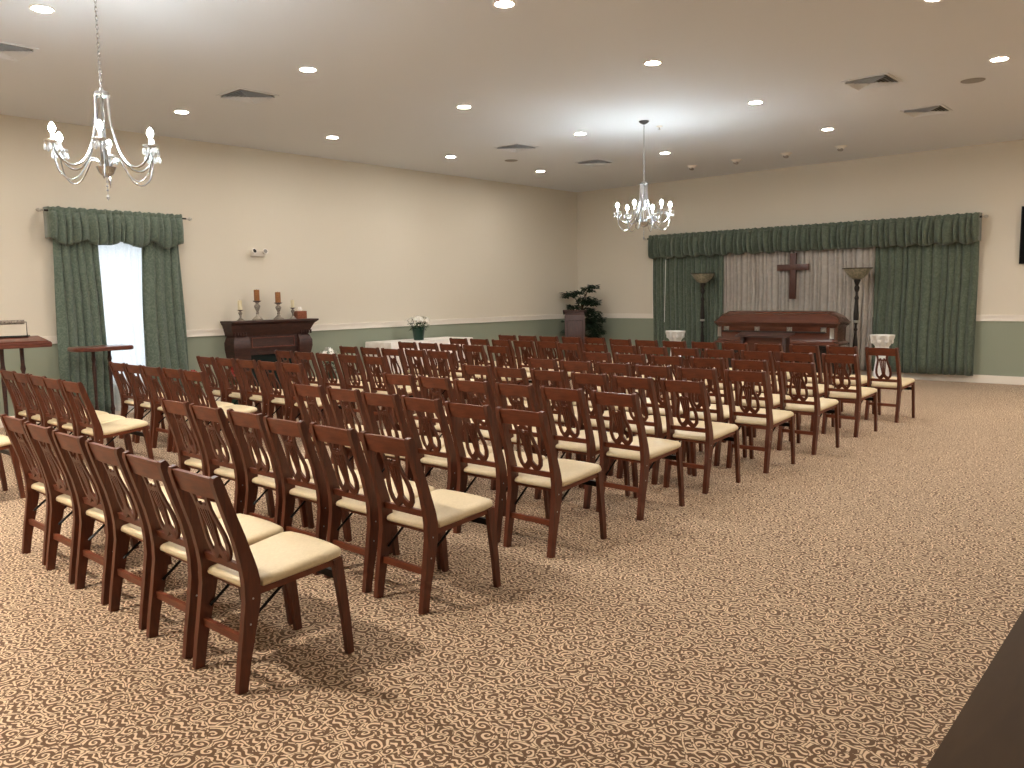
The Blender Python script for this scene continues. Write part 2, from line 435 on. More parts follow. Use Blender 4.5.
    for s in (-1, 1):
        a, c = (s*.168, .09), (s*.196, .482)
        prism(bm, [(0, 0), (1, 0), (1, 1), (0, 1)],
              lambda u, v: (a[0]+(c[0]-a[0])*u-s*.012, a[1]+(c[1]-a[1])*u, .376+.03*v+.042*u),
              lambda u, v: (a[0]+(c[0]-a[0])*u+s*.012, a[1]+(c[1]-a[1])*u, .376+.03*v+.042*u))
    box(bm, -.186, .462, .416, .186, .484, .446); box(bm, -.156, .09, .378, .156, .112, .408)
    obj('seat_frame', bm, WOOD, t, False)
    # cushion
    def ring(ins, z):
        o = [(.148, .062), (.152, .112), (.190, .122), (.199, .2), (.211, .34), (.219, .43), (.216, .476), (.192, .503), (.1, .513), (0, .515)]
        pts = o+[(-x, y) for x, y in o[-2::-1]]
        cx, cy = 0, .29
        return [(x-math.copysign(min(abs(x), ins), x) if abs(x) > .02 else x, cy+(y-cy)*(1-ins/.23), z-.022+.042*(y-.09)/.39) for x, y in pts]
    bm = loft(BM(), [ring(.012, .424), ring(.002, .43), ring(0, .44), ring(.003, .452), ring(.012, .461), ring(.035, .466), ring(.08, .469)])
    obj('seat_cushion', bm, CUSH, t, True, 60)
    # rear stretcher, black folding hardware
    obj('stretcher', box(BM(), -.162, yc(.2)-.009, .182, .162, yc(.2)+.011, .214), WOOD, t, False)
    for s in (-1, 1):
        bm = BM(); tube(bm, [(s*.152, yc(.27)+.01, .262), (s*.157, .245, .392)], .007, 6)
        obj('folding_brace', bm, BLACK, t, False)
    obj('front_crossbar', box(BM(), -.188, .465, .345, .188, .49, .378, .003), BLACK, t, False)
    for s in (-1, 1):
        for z in (.27, .372):
            obj('screw', tube(BM(), [(s*(xp(z)+.0145), yc(z), z), (s*(xp(z)+.0175), yc(z), z)], .004, 8), SCREW, t)
    return t
ORD = ['first', 'second', 'third', 'fourth', 'fifth', 'sixth', 'seventh', 'eighth', 'ninth']
ROWN = ['nearest', 'second', 'third', 'fourth', 'fifth', 'sixth', 'seventh', 'eighth', 'ninth']
proto = make_chair()
used = [False]
def place(x, y, rz, label):
    if not used[0]:
        o = proto; used[0] = True; o.location = (x, y, 0); o.rotation_euler = (0, 0, rz)
    else: o = dup(proto, (x, y, 0), rz)
    o['label'] = label
# (x of the right face of the right-hand post, y of the rear feet, pitch, count, y drift per chair)
RB = [(-2.885, 1.575, .473, 6, .018), (-2.94, 2.60, .452, 6, .004), (-3.0, 3.665, .462, 6, .018), (-3.05, 4.68, .467, 6, .012),
      (-3.06, 5.64, .478, 6, .03), (-3.02, 6.60, .474, 6, .026), (-3.02, 7.65, .49, 6, .034), (-3.05, 8.83, .481, 9, .036), (-3.02, 10.11, .477, 9, .022)]
LB = [(-7.25, 1.65, .45, 1, 0), (-7.29, 2.73, .452, 5, .014), (-7.34, 3.84, .452, 5, .01), (-7.31, 4.92, .46, 5, 0), (-7.33, 6.02, .475, 5, .01),
      (-7.33, 7.05, .472, 5, .01), (-7.34, 8.14, .488, 5, .02), (-7.42, 9.3, .484, 5, .02), (-7.46, 10.5, .462, 5, 0)]
for bi, B_ in enumerate((RB, LB)):
    for r, (x, y, p, n, dy) in enumerate(B_):
        for k in range(n):
            rr = random.Random(bi*1000+r*50+k)
            if bi == 0:
                side = 'right-hand block, %s row from the camera, %s from the open carpet' % (ROWN[r], ORD[k])
            else:
                side = 'window-side block, %s row from the camera, %s from the aisle' % (ROWN[r], ORD[k])
            lb = 'cream-seated lyre-back chair, ' + side
            jx, jy, jr = rr.uniform(-.006, .006), rr.uniform(-.012, .012), rr.uniform(-.02, .02)
            if bi == 1: jr = jr*.5+(.02 if r < 2 else 0)
            elif r > 6: jr -= .02*(r-6)
            if bi == 0 and r == 0: jx *= .3; jy *= .3; jr *= .3
            place(x-.1875-p*k+jx, y+dy*k+jy, jr, lb)

# ------------------------------------------------------------------ curtains
def pleat(u, wl, ph, seed):
    p = u+.22*wl*math.sin(u*2.9/wl*.35+seed)+.12*wl*math.sin(u*7.1/wl*.5+seed*2)
    a = 2*abs(math.sin(PI*p/wl+ph))**.7-1          # rounded outside, sharp crease inside
    c = math.sin(2*PI*p/(wl*2.7)+1.7*seed)
    return .75*a+.3*c
def drape(u0, u1, z0, z1, wl, amp, seed, du=.011, nz=14, flare=0., top_amp=.75, hem=0):
    """drapery in (u, depth, z); returns bmesh with x=u,y=depth"""
    bm = BM(); nu = max(4, int((u1-u0)/du)); g = []
    for j in range(nz+1):
        t = j/nz; row = []
        for i in range(nu+1):
            s = i/nu; u = u0+(u1-u0)*s
            z = z1+(z0-z1)*t
            A = amp*(top_amp+(1-top_amp)*min(1, t*1.4))
            d = A*pleat(u+.015*math.sin(z*2.3+seed), wl, seed, seed)
            d += amp*.25*math.sin(u*9+z*2.1+seed)*t
            uu = u+flare*(s-.5)*t
            zz = z+hem*math.sin(u*6+seed)*(t > .99)
            row.append(bm.verts.new((uu, d, zz)))
        g.append(row)
    for a, c in zip(g, g[1:]):
        for i in range(nu): bm.faces.new((a[i], a[i+1], c[i+1], c[i]))
    return bm
def valance(u0, u1, z0, z1, wl, amp, seed, scal=0., scw=.5, du=.009, head=.05, nz=16):
    """gathered valance: frilled heading above the rod, puffed skirt, scalloped hem"""
    bm = BM(); nu = int((u1-u0)/du); g = []
    rod = z1-head
    for j in range(nz+1):
        t = j/nz; row = []
        for i in range(nu+1):
            s = i/nu; u = u0+(u1-u0)*s
            hem = z0-scal*abs(math.sin(PI*(u-u0)/scw))+.012*math.sin(u*19+seed)
            z = z1+(hem-z1)*t
            ztop = (.006*math.sin(u*43+seed)+.005*math.sin(u*97))*(1-min(1, t*5))
            pinch = math.exp(-((z-rod)/.02)**2)
            env = (.55+1.0*math.sin(min(1, t*1.08)*PI*.62))*(1-.72*pinch)
            d = amp*env*pleat(u+.02*math.sin(5*u+seed)*t, wl, seed, seed)
            d += amp*1.2*math.sin(PI*min(1, t))*(1-pinch)     # puff toward the room
            if t > .93: d -= amp*.9*(t-.93)/.07
            edge = min(1, min(s, 1-s)*(u1-u0)/.04)
            row.append(bm.verts.new((u, d*(.4+.6*edge), z+ztop)))
        g.append(row)
    for a, c in zip(g, g[1:]):
        for i in range(nu): bm.faces.new((a[i], a[i+1], c[i+1], c[i]))
    # returns to the wall at both ends
    for col, uo in ((0, u0), (nu, u1)):
        prev = None
        for j in range(nz+1):
            v = g[j][col]; w = bm.verts.new((uo+(.015 if col else -.015), -.15, v.co.z))
            if prev: bm.faces.new((prev[0], prev[1], w, v))
            prev = (v, w)
    return bm
def solid(o, th=.005):
    md = o.modifiers.new('thickness', 'SOLIDIFY'); md.thickness = th; md.offset = 0
    return o
def toback(bm, y):      # depth toward the room = -Y
    for v in bm.verts: v.co = Vector((v.co.x, y-v.co.y, v.co.z))
    return bm
def toleft(bm, x):      # u runs along +Y, depth toward the room = +X
    for v in bm.verts: v.co = Vector((x+v.co.y, v.co.x, v.co.z))
    return bm
def rodset(name, a, c, r, label, group=None):
    a = Vector(a); c = Vector(c); d = (c-a).normalized()
    t = tube(BM(), [a, c], r, 10); o = obj(name, t, BRONZE)
    for p, s in ((a, -1), (c, 1)):
        bm = BM(); prof = [(0, 0), (.012, .002), (.014, .012), (.008, .02), (.02, .035), (.027, .055), (.018, .08), (.005, .092), (0, .095)]
        lathe(bm, prof, n=14)
        M_ = (d*s).to_track_quat('Z', 'Y').to_matrix().to_4x4()
        bmesh.ops.transform(bm, matrix=Matrix.Translation(p) @ M_, verts=bm.verts)
        obj('finial', bm, SILVER, o)
    return tag(o, label, 'curtain rod', group)
# left window
rodset('curtain_rod', (XL+.20, 3.93, 2.715), (XL+.20, 5.80, 2.715), .012, 'dark rod with silver ball finials above the daylit window')
bm = toleft(valance(3.985, 5.73, 2.365, 2.765, .10, .03, 1.3, .075, .435), XL+.22)
tag(solid(obj('window_valance', bm, GREEN)), 'green scalloped valance gathered over the daylit window', 'valance')
bm = toleft(drape(4.04, 4.58, .03, 2.62, .105, .042, 2.1, flare=.1), XL+.125)
tag(solid(obj('window_curtain', bm, GREEN)), 'green damask curtain left of the daylit sheer', 'curtain', 'green curtains framing the window')
bm = toleft(drape(5.18, 5.69, .03, 2.62, .11, .042, 4.4, flare=.16), XL+.125)
tag(solid(obj('window_curtain', bm, GREEN)), 'green damask curtain right of the daylit sheer, beside the fireplace mantel', 'curtain', 'green curtains framing the window')
bm = toleft(drape(4.42, 5.34, .05, 2.60, .1, .026, 5.2, flare=.02), XL+.05)
tag(obj('sheer_curtain', bm, SHEER), 'white patterned sheer curtain glowing with daylight', 'sheer curtain')
# back wall
rodset('drapery_rod', (-9.63, YB-.20, 2.70), (-3.33, YB-.20, 2.70), .016, 'long dark rod carrying the drapes behind the casket')
bm = toback(valance(-9.56, -3.37, 2.31, 2.765, .105, .046, 2.7, .03, .31, du=.012), YB-.25)
tag(solid(obj('drapery_valance', bm, GREENB)), 'long gathered green valance above the casket drapes', 'valance')
t1 = obj('drape', toback(drape(-9.52, -7.91, .12, 2.62, .105, .045, 3.3, du=.012), YB-.12), GREENB)
solid(t1); tag(t1, 'dark green pleated drape left of the taupe centre, behind the left floor lamp', 'drape', 'drapes behind the casket')
bm = tube(BM(), [(-9.18, YB-.2, 2.25), (-9.2, YB-.21, .95)], .006, 6); obj('drape_wand', bm, SLEEVE, t1)
t2 = obj('drape', toback(drape(-7.89, -5.00, .12, 2.62, .088, .045, 1.1, du=.01), YB-.10), TAUPE)
solid(t2); tag(t2, 'taupe finely pleated drape in the centre behind the cross', 'drape', 'drapes behind the casket')
t3 = obj('drape', toback(drape(-4.98, -3.37, .12, 2.62, .12, .05, 6.6, du=.012), YB-.12), GREENB)
solid(t3); tag(t3, 'green pleated drape right of the taupe centre, near the wall screen', 'drape', 'drapes behind the casket')

# ------------------------------------------------------------------ cross
t = thing('wooden_cross', 'plain wooden cross hung on the taupe drape above the casket', 'cross', (-6.44, YB-.20, 1.41))
obj('upright', box(BM(), -.06, -.025, 0, .06, .03, .85, .004), CROSSW, t)
obj('crossbeam', box(BM(), -.30, -.03, .53, .30, .025, .645, .004), CROSSW, t)

# ------------------------------------------------------------------ television
t = thing('television', 'black flat screen on the cream wall at the right edge', 'television', (-2.81, YB-.075, 1.93))
obj('housing', box(BM(), 0, 0, 0, 1.56, .06, .9, .006), BLACK, t)
obj('screen', box(BM(), .015, -.004, .02, 1.545, .001, .885), SCREEN, t, False)
obj('wall_bracket', box(BM(), .5, .058, .25, 1.0, .073, .65), BLACK, t, False)

# ------------------------------------------------------------------ casket on its bier
t = thing('casket', 'polished mahogany casket with domed closed lid before the taupe drape', 'casket', (-6.33, 14.27, .0))
hx, hy = 1.16, .31
R4 = lambda z, ins, r=.09: rrect(0, 0, z, hx-ins, hy-ins, r)
bm = loft(BM(), [R4(.625, 0), R4(.655, 0), R4(.67, .02), R4(.69, .045), R4(.71, .05), R4(.92, .045), R4(.945, .03), R4(.965, .01), R4(.985, .0)])
body = obj('body', bm, CASKW, t, True, 30)
bm = loft(BM(), [R4(.987, .0), R4(1.0, -.012, .1), R4(1.018, -.012, .1), R4(1.035, .008), R4(1.05, .02), R4(1.10, .05, .1), R4(1.135, .085, .11), R4(1.165, .13, .12), R4(1.18, .155, .12), R4(1.192, .165, .12), R4(1.205, .2, .1), R4(1.212, .26, .04)])
obj('lid', bm, CASKW, t, True, 30)
def handle(s, x0, x1):
    bm = BM(); yy = s*(hy+.02)
    tube(bm, [(x0, yy, .845), (x1, yy, .845)], .014, 10)
    h = obj('handle_bar', bm, BRONZE, t)
    for k in range(4):
        x = x0+.05+(x1-x0-.1)*k/3
        bm = BM(); box(bm, x-.045, s*(hy-.06), .85, x+.045, s*(hy-.035), .93, .008)
        tube(bm, [(x, s*(hy-.04), .89), (x, s*(hy), .875), (x, yy, .845)], .01, 8)
        obj('handle_lug', bm, SILVERW, h)
handle(-1, -.95, .95); handle(1, -.95, .95)
for sx in (-1, 1):
    for sy in (-1, 1):
        bm = box(BM(), sx*(hx-.115)-.035, sy*(hy-.05)-.008, .74, sx*(hx-.115)+.035, sy*(hy-.038)+.002, .92, .006)
        tube(bm, [(sx*(hx-.115), sy*(hy-.036), .75), (sx*(hx-.115), sy*(hy-.03), .91)], .012, 8)
        obj('corner_ornament', bm, SILVER, t)
t = thing('bier', 'dark skirted bier carrying the casket', 'bier', (-6.33, 14.27, 0))
obj('bed', box(BM(), -1.0, -.27, .575, 1.0, .27, .622, .006), BRONZE, t)
bm = BM(); n = 160; top = []; bot = []
for k in range(n):
    a = 2*PI*k/n; x = max(-1, min(1, 1.25*math.cos(a)))*.98; y = max(-1, min(1, 1.25*math.sin(a)))*.255; w = .008*math.sin(k*2.4)
    top.append((x, y, .58)); bot.append((x*(1+w), y*(1+3*w), .02))
loft(bm, [bot, top]); obj('skirt', bm, BIER, t)

# ------------------------------------------------------------------ kneeler
t = thing('kneeler', 'low dark wooden kneeler with arm rail in front of the casket', 'kneeler', (-6.03, 12.98, 0))
for x in (-.4, .34): obj('side_post', box(BM(), x, -.05, 0, x+.06, .12, .80, .004), DARKW, t)
bm = BM(); prism(bm, [(-.1, .80), (.16, .85), (.16, .878), (-.1, .828)], lambda u, v: (-.47, u, v), lambda u, v: (.47, u, v)); obj('arm_rest', bm, DARKW, t, False)
obj('front_panel', box(BM(), -.34, .02, .3, .34, .045, .8), CASKW, t, False)
obj('lower_rail', box(BM(), -.34, .0, .16, .34, .04, .22), DARKW, t, False)
obj('kneeling_pad', box(BM(), -.42, -.45, .12, .42, -.14, .21, .03, 3), BIER, t)
obj('floor_frame', box(BM(), -.42, -.46, 0, .42, .14, .06, .004), DARKW, t)
obj('pad_support', box(BM(), -.36, -.40, .06, .36, -.18, .12), DARKW, t, False)

# ------------------------------------------------------------------ torchiere lamps
def torchiere():
    t = thing('floor_lamp', '', 'floor lamp', group='torchiere lamps beside the casket')
    obj('base', lathe(BM(), [(0, 0), (.16, 0), (.165, .015), (.15, .03), (.10, .045), (.05, .07), (.035, .10), (0, .10)], n=32), BRONZE, t)
    obj('pole', lathe(BM(), [(0, .09), (.03, .1), (.022, .16), (.04, .2), (.045, .24), (.03, .3), (.024, .36), (.034, .46), (.042, .56), (.036, .68), (.024, .78), (.02, .84),
                             (.034, .87), (.02, .9), (.02, .95), (.035, 1.0), (.045, 1.06), (.043, 1.16), (.032, 1.28), (.026, 1.38), (.04, 1.42), (.02, 1.47), (.02, 1.52),
                             (.04, 1.56), (.045, 1.6), (.025, 1.64), (.04, 1.68), (.055, 1.72), (.05, 1.745), (0, 1.745)], n=20), BRONZE, t)
    obj('collar', lathe(BM(), [(0, .99), (.047, .99), (.05, 1.01), (.047, 1.03), (0, 1.03)], n=20), SILVER, t)
    obj('glass_bowl', lathe(BM(), [(0, 1.74), (.06, 1.74), (.11, 1.77), (.17, 1.83), (.215, 1.90), (.235, 1.925), (.228, 1.925), (.20, 1.89), (.15, 1.82), (.09, 1.77), (0, 1.76)], n=40), GLASSB, t)
    obj('rim', lathe(BM(), [(.228, 1.924), (.25, 1.924), (.252, 1.932), (.25, 1.938), (.228, 1.938)], n=40, loop=True), BRONZE, t)
    return t
l1 = torchiere(); l1.location = (-5.16, 14.76, 0); l1['label'] = 'bronze floor lamp with glass bowl at the right end of the casket'
dup(l1, (-8.15, 14.76, 0), 0, 'bronze floor lamp with glass bowl before the left green drape')

# ------------------------------------------------------------------ white urn stands
def urn():
    t = thing('pedestal_urn', '', 'urn', group='white urns on pedestals')
    obj('pedestal', lathe(BM(), [(0, 0), (.17, 0), (.17, .04), (.15, .06), (.135, .1), (.12, .2), (.10, .36), (.085, .5), (.08, .56), (.10, .585), (.12, .60), (0, .60)], n=32), URNW, t)
    bm = lathe(BM(), [(0, .601), (.10, .602), (.11, .625), (.10, .645), (.125, .68), (.16, .75), (.178, .80), (.19, .825), (.186, .835), (.165, .825), (.12, .73), (0, .70)], n=48)
    # fluting
    for v in bm.verts:
        a = math.atan2(v.co.y, v.co.x); r = math.hypot(v.co.x, v.co.y)
        if .64 < v.co.z < .81 and r > .09: k = 1+.09*math.cos(8*a); v.co.x *= k; v.co.y *= k
    o = obj('bowl', bm, URNW, t)
    for k in range(8):
        a = 2*PI*k/8; bm = BM()
        bmesh.ops.create_icosphere(bm, subdivisions=2, radius=.036)
        for v in bm.verts: v.co = Vector((v.co.x*.5, v.co.y, v.co.z*1.2))
        bmesh.ops.transform(bm, matrix=Matrix.Rotation(a, 4, 'Z') @ Matrix.Translation((.158, 0, .735)), verts=bm.verts)
        obj('relief_leaf', bm, URNW, o)
    return t
u1 = urn(); u1.location = (-4.42, 13.85, 0); u1['label'] = 'white urn on flared pedestal before the right green drape'
dup(u1, (-8.22, 13.85, 0), 0, 'white urn on flared pedestal before the left green drape')

# ------------------------------------------------------------------ lectern and plant in the corner
t = thing('lectern', 'dark wooden lectern in the far corner before the leafy plant', 'lectern', (-10.72, 13.95, 0), math.radians(37))
obj('body', box(BM(), -.215, -.17, .08, .215, .17, 1.12, .006), LECTW, t)
obj('plinth', box(BM(), -.235, -.2, 0, .235, .2, .08, .006), LECTW, t)
bm = BM(); prism(bm, [(-.22, 1.21), (.2, 1.13), (.2, 1.15), (-.22, 1.235)], lambda u, v: (-.25, u, v), lambda u, v: (.25, u, v)); obj('reading_desk', bm, DARKW, t, False)
bm = BM()
for a in ((-.17, .18, .17, .2), (-.17, 1.0, .17, 1.02), (-.17, .2, -.15, 1.0), (.15, .2, .17, 1.0)): box(bm, a[0], -.178, a[1], a[2], -.168, a[3])
obj('panel_moulding', bm, DARKW, t, False)
obj('desk_support', box(BM(), -.2, -.16, 1.10, .2, .16, 1.2), LECTW, t, False)
def leafmesh(bm, p, d, up, L_, W_):
    d = d.normalized(); s = d.cross(up).normalized(); u = s.cross(d)
    P = [p, p+d*L_*.35+s*W_*.5-u*.0, p+d*L_*.7+s*W_*.38-u*L_*.06, p+d*L_-u*L_*.15, p+d*L_*.7-s*W_*.38-u*L_*.06, p+d*L_*.35-s*W_*.5]
    mid1 = p+d*L_*.35-u*W_*.12; mid2 = p+d*L_*.7-u*(L_*.06+W_*.1)
    v = [bm.verts.new(q) for q in P]; a = bm.verts.new(mid1); c = bm.verts.new(mid2)
    bm.faces.new((v[0], v[1], a)); bm.faces.new((v[1], v[2], c, a)); bm.faces.new((v[2], v[3], c))
    bm.faces.new((v[3], v[4], c)); bm.faces.new((v[4], v[5], a, c)); bm.faces.new((v[5], v[0], a))
t = thing('potted_tree', 'leafy dark green potted plant in the far corner behind the lectern', 'plant', (-11.12, 14.72, 0))
obj('pot', lathe(BM(), [(0, 0), (.15, 0), (.17, .05), (.2, .3), (.215, .32), (.215, .36), (.19, .36), (.18, .3), (0, .3)], n=28), BRONZE, t)
obj('soil', lathe(BM(), [(0, .30), (.182, .30), (.182, .335), (0, .345)], n=20), SOIL, t)
pads = [(-.32, -.05, 1.55, .17), (-.12, .05, 1.6, .10), (.2, -.02, 1.66, .13), (.32, .0, 1.72, .10), (-.25, .05, 1.27, .14), (.14, .0, 1.42, .20), (.32, -.03, 1.37, .16), (.16, 0, 1.2, .14),
        (.36, -.04, 1.12, .16), (.47, -.06, 1.0, .17), (.38, -.1, .86, .18), (.46, -.06, .72, .16), (.32, -.06, .6, .2), (-.1, .0, 1.12, .18), (-.38, -.05, .72, .16), (.1, 0, .95, .2), (-.42, -.1, .95, .09)]
bm = BM()
tube(bm, [(0, 0, .32), (.02, 0, .7), (-.02, .02, 1.1), (.03, 0, 1.45), (.2, 0, 1.66)], [.03, .026, .02, .014, .008], 8)
for px, py, pz, pr in pads: tube(bm, [(0, .01, min(pz, 1.35)-.15), (px*.5, py*.5, pz-.08), (px, py, pz)], [.012, .008, .004], 6)
obj('trunk', bm, STEM, t)
rr = random.Random(5); bm = BM()
for px, py, pz, pr in pads:
    for k in range(int(150*(pr/.15)**1.5)):
        a = rr.uniform(0, 2*PI); q = pr*math.sqrt(rr.random())
        p = Vector((px+q*math.cos(a), py+q*math.sin(a)*.7, pz+rr.uniform(-.3, .35)*pr))
        if p.y > .38 or p.x < -.42: continue
        leafmesh(bm, p, Vector((math.cos(a), math.sin(a), rr.uniform(-.5, .5))), Vector((0, 0, 1)), rr.uniform(.07, .11), rr.uniform(.04, .06))
obj('foliage', bm, LEAF, t, False)

# ------------------------------------------------------------------ cloth-covered table with white flowers
t = thing('folding_table', 'long narrow table under a white cloth against the green wall', 'table', (-11.22, 10.02, 0))
obj('tabletop', box(BM(), -.33, -.97, .745, .33, .97, .775), GREY, t, False)
for sx in (-1, 1):
    for sy in (-1, 1): obj('leg', tube(BM(), [(sx*.27, sy*.9, 0), (sx*.27, sy*.9, .747)], .014, 8), BLACK, t)
bm = BM(); n = 220; rings = []
for z, out in ((.12, .02), (.3, .015), (.5, .01), (.7, .006), (.777, .002), (.785, -.004)):
    r = []
    for k in range(n):
        s = k/n*4; e = int(s); f = s-e
        c = [(-.345, -.99), (.345, -.99), (.345, .99), (-.345, .99)]
        a, c2 = c[e], c[(e+1) % 4]; x = a[0]+(c2[0]-a[0])*f; y = a[1]+(c2[1]-a[1])*f
        w = (.022*math.sin(k*.9)+.012*math.sin(k*1.7+1))*max(0, (.76-z))*1.2
        nx, ny = ((0, -1), (1, 0), (0, 1), (-1, 0))[e]
        sc_ = 0 if nx < 0 else 1
        r.append((x+nx*(out+w)*sc_, y+ny*(out+w), z))
    rings.append(r)
cl = BM(); rr_ = [[cl.verts.new(p) for p in r] for r in rings]
for a, c in zip(rr_, rr_[1:]):
    for k in range(n): cl.faces.new((a[k], a[(k+1) % n], c[(k+1) % n], c[k]))
cl.faces.new(rr_[-1])
o = obj('tablecloth', cl, CLOTH, None, True, 50, (-11.22, 10.02, 0)); tag(o, 'white cloth hanging over the long narrow side table', 'tablecloth')
def potplant(loc, label, petal, flowers, spread, zf, potmat, name='potted_flowers', pot_h=.2, leafm=None, seed=1):
    t = thing(name, label, 'potted plant', loc)
    obj('pot', lathe(BM(), [(0, 0), (.085, 0), (.09, .01), (.115, pot_h-.01), (.13, pot_h+.015), (.11, pot_h), (0, pot_h-.02)], n=24), potmat, t)
    rr = random.Random(seed); bm = BM()
    for k in range(90):
        a = rr.uniform(0, 2*PI); q = spread*math.sqrt(rr.random())*.9
        p = Vector((q*math.cos(a)*.6, q*math.sin(a)*.6, rr.uniform(pot_h-.02, zf-.03)))
        leafmesh(bm, p, Vector((math.cos(a), math.sin(a), rr.uniform(-.4, .6))), Vector((0, 0, 1)), rr.uniform(.07, .11), rr.uniform(.035, .055))
    obj('leaves', bm, leafm or LEAF2, t, False)
    for k in range(flowers):
        a = k*2.4+.3; q = spread*math.sqrt((k+.5)/flowers)
        c = Vector((q*math.cos(a), q*math.sin(a), zf+.06*(1-(q/spread)**2)+rr.uniform(-.03, .02)))
        bm = BM(); tilt = Vector((math.cos(a), math.sin(a), .9)).normalized()
        s = tilt.cross(Vector((0, 0, 1))).normalized(); w = s.cross(tilt)
        for j in range(11):
            b_ = 2*PI*j/11+(j % 2)*.2; dd = s*math.cos(b_)+w*math.sin(b_)+tilt*(.45 if j % 2 else .15)
            leafmesh(bm, c, dd, tilt, .05 if j % 2 else .066, .026)
        bm2 = obj('blossom', bm, petal, t, False)
        st = tube(BM(), [(c.x*.3, c.y*.3, pot_h-.02), (c.x*.8, c.y*.8, c.z-.06), tuple(c)], .003, 5)
        obj('flower_stem', st, LEAF2, t)
    return t
potplant((-11.12, 9.88, .787), 'white flowers in dark green pot on the cloth-covered table', PETAL, 15, .22, .34, POTG, pot_h=.21)
potplant((-11.2, 7.98, 0), 'white blooming plant on the floor between mantel and white table', PETAL, 6, .17, .66, POTG, pot_h=.34, seed=4, leafm=LEAF)
potplant((-11.15, 5.62, 0), 'red poinsettia on the floor under the right green curtain', RED, 6, .13, .50, POTG, pot_h=.3, seed=6)
potplant((-10.75, 6.05, 0), 'red poinsettia on the floor at the left foot of the mantel', RED, 6, .13, .52, POTG, pot_h=.3, seed=9)

# ------------------------------------------------------------------ fireplace mantel
t = thing('fireplace_mantel', 'dark cherry fireplace mantel against the left wall holding candles', 'fireplace', (XL, 7.10, 0))
D = .30
obj('mantel_shelf', loft(BM(), [[(0.02, -.74, 1.17), (D+.0, -.74, 1.17), (D+.0, .74, 1.17), (0.02, .74, 1.17)], [(0.02, -.75, 1.20), (D+.05, -.75, 1.20), (D+.05, .765, 1.20), (0.02, .765, 1.20)],
                                [(0.02, -.76, 1.205), (D+.06, -.76, 1.205), (D+.06, .775, 1.205), (0.02, .775, 1.205)], [(0.02, -.76, 1.232), (D+.06, -.76, 1.232), (D+.06, .775, 1.232), (0.02, .775, 1.232)]]), DARKW, t, False)
bm = BM()
loft(bm, [[(0.02, -.69, 1.0), (D-.05, -.69, 1.0), (D-.05, .64, 1.0), (0.02, .64, 1.0)], [(0.02, -.70, 1.05), (D-.03, -.70, 1.05), (D-.03, .66, 1.05), (0.02, .66, 1.05)],
          [(0.02, -.72, 1.12), (D-.01, -.72, 1.12), (D-.01, .70, 1.12), (0.02, .70, 1.12)], [(0.02, -.73, 1.17), (D, -.73, 1.17), (D, .74, 1.17), (0.02, .74, 1.17)]])
obj('cornice', bm, DARKW, t, False)
obj('frieze', box(BM(), .02, -.44, .78, D-.06, .44, 1.0), DARKW, t, False)
bm = BM()
for a in ((-.38, .81, .38, .825), (-.38, .955, .38, .97), (-.38, .825, -.365, .955), (.365, .825, .38, .955)): box(bm, D-.06, a[0], a[1], D-.05, a[2], a[3])
obj('frieze_moulding', bm, TABW, t, False)
for s in (-1, 1):
    # scrolled pilaster: S-curve seen from the side and front
    bm = BM(); rings = []
    for z, dx, dy in ((0, 0, 0), (.10, 0, 0), (.11, -.03, -.03), (.3, -.04, -.03), (.5, -.02, -.01), (.65, .0, .02), (.8, .03, .05), (.9, .03, .05), (.97, .0, .02), (1.0, -.02, 0)):
        y0, y1 = (.44, .63+dy) if s > 0 else (-.66-dy, -.44)
        rings.append([(.02, y0, z), (D-.03+dx, y0, z), (D-.03+dx, y1, z), (.02, y1, z)])
    loft(bm, rings); p = obj('pilaster', bm, DARKW, t, True, 25)
    bm = BM()
    for k in range(5): box(bm, D-.035, s*.58-.10+k*.045, 1.0, D-.015, s*.58-.10+k*.045+.022, 1.06)
    obj('dentil', bm, DARKW, p, False)
bm = BM(); box(bm, .02, -.46, 0, D-.09, -.44+.06, .78); box(bm, .02, .40, 0, D-.09, .46, .78); box(bm, .02, -.38, .70, D-.09, .40, .78)
obj('inner_surround', bm, DARKW, t, False)
obj('firebox', box(BM(), .03, -.375, .02, D-.14, .395, .695), FIREB, t, False)
obj('hearth_base', box(BM(), .02, -.46, 0, D-.02, .46, .09), DARKW, t, False)
ZM = 1.233
def candlestick(y, h, cr, ch, wax, label, scale):
    t = thing('candle_holder', label+' holder on the mantel', 'candle holder', (XL+.2, y, ZM), 0, 'candle holders on the mantel')
    r = scale
    obj('turned_stem', lathe(BM(), [(0, 0), (r*1.5, 0), (r*1.5, h*.05), (r*1.1, h*.12), (r*.7, h*.2), (r*.35, h*.3), (r*.45, h*.38), (r*.3, h*.44), (r*.6, h*.58), (r*.85, h*.7), (r*.7, h*.78), (r*.3, h*.84), (r*.5, h*.88), (r*.5, h*.92), (0, h*.92)], n=20), SILVERW, t)
    obj('drip_cup', lathe(BM(), [(0, h*.92), (r*.6, h*.92), (r*1.05, h*.97), (r*1.15, h), (0, h)], n=20), DARKW, t)
    c = thing('candle', label+' candle on its holder on the mantel', 'candle', (XL+.2, y, ZM+h), 0, 'candles on the mantel')
    obj('wax', lathe(BM(), [(0, 0.001), (cr, 0.001), (cr, ch-.004), (cr-.004, ch), (cr*.6, ch-.006), (0, ch-.008)], n=20), wax, c)
    obj('wick', tube(BM(), [(0, 0, ch-.01), (.001, 0, ch+.012)], .0015, 5), BLACK, c)
candlestick(6.58, .165, .031, .145, IVORYWAX, 'short ivory left end', .038)
candlestick(6.87, .30, .042, .17, AMBER, 'tall amber left of middle', .056)
candlestick(7.24, .265, .042, .165, AMBER, 'tall amber right of middle', .056)
candlestick(7.50, .18, .028, .12, IVORYWAX, 'short ivory beside tissue box', .036)
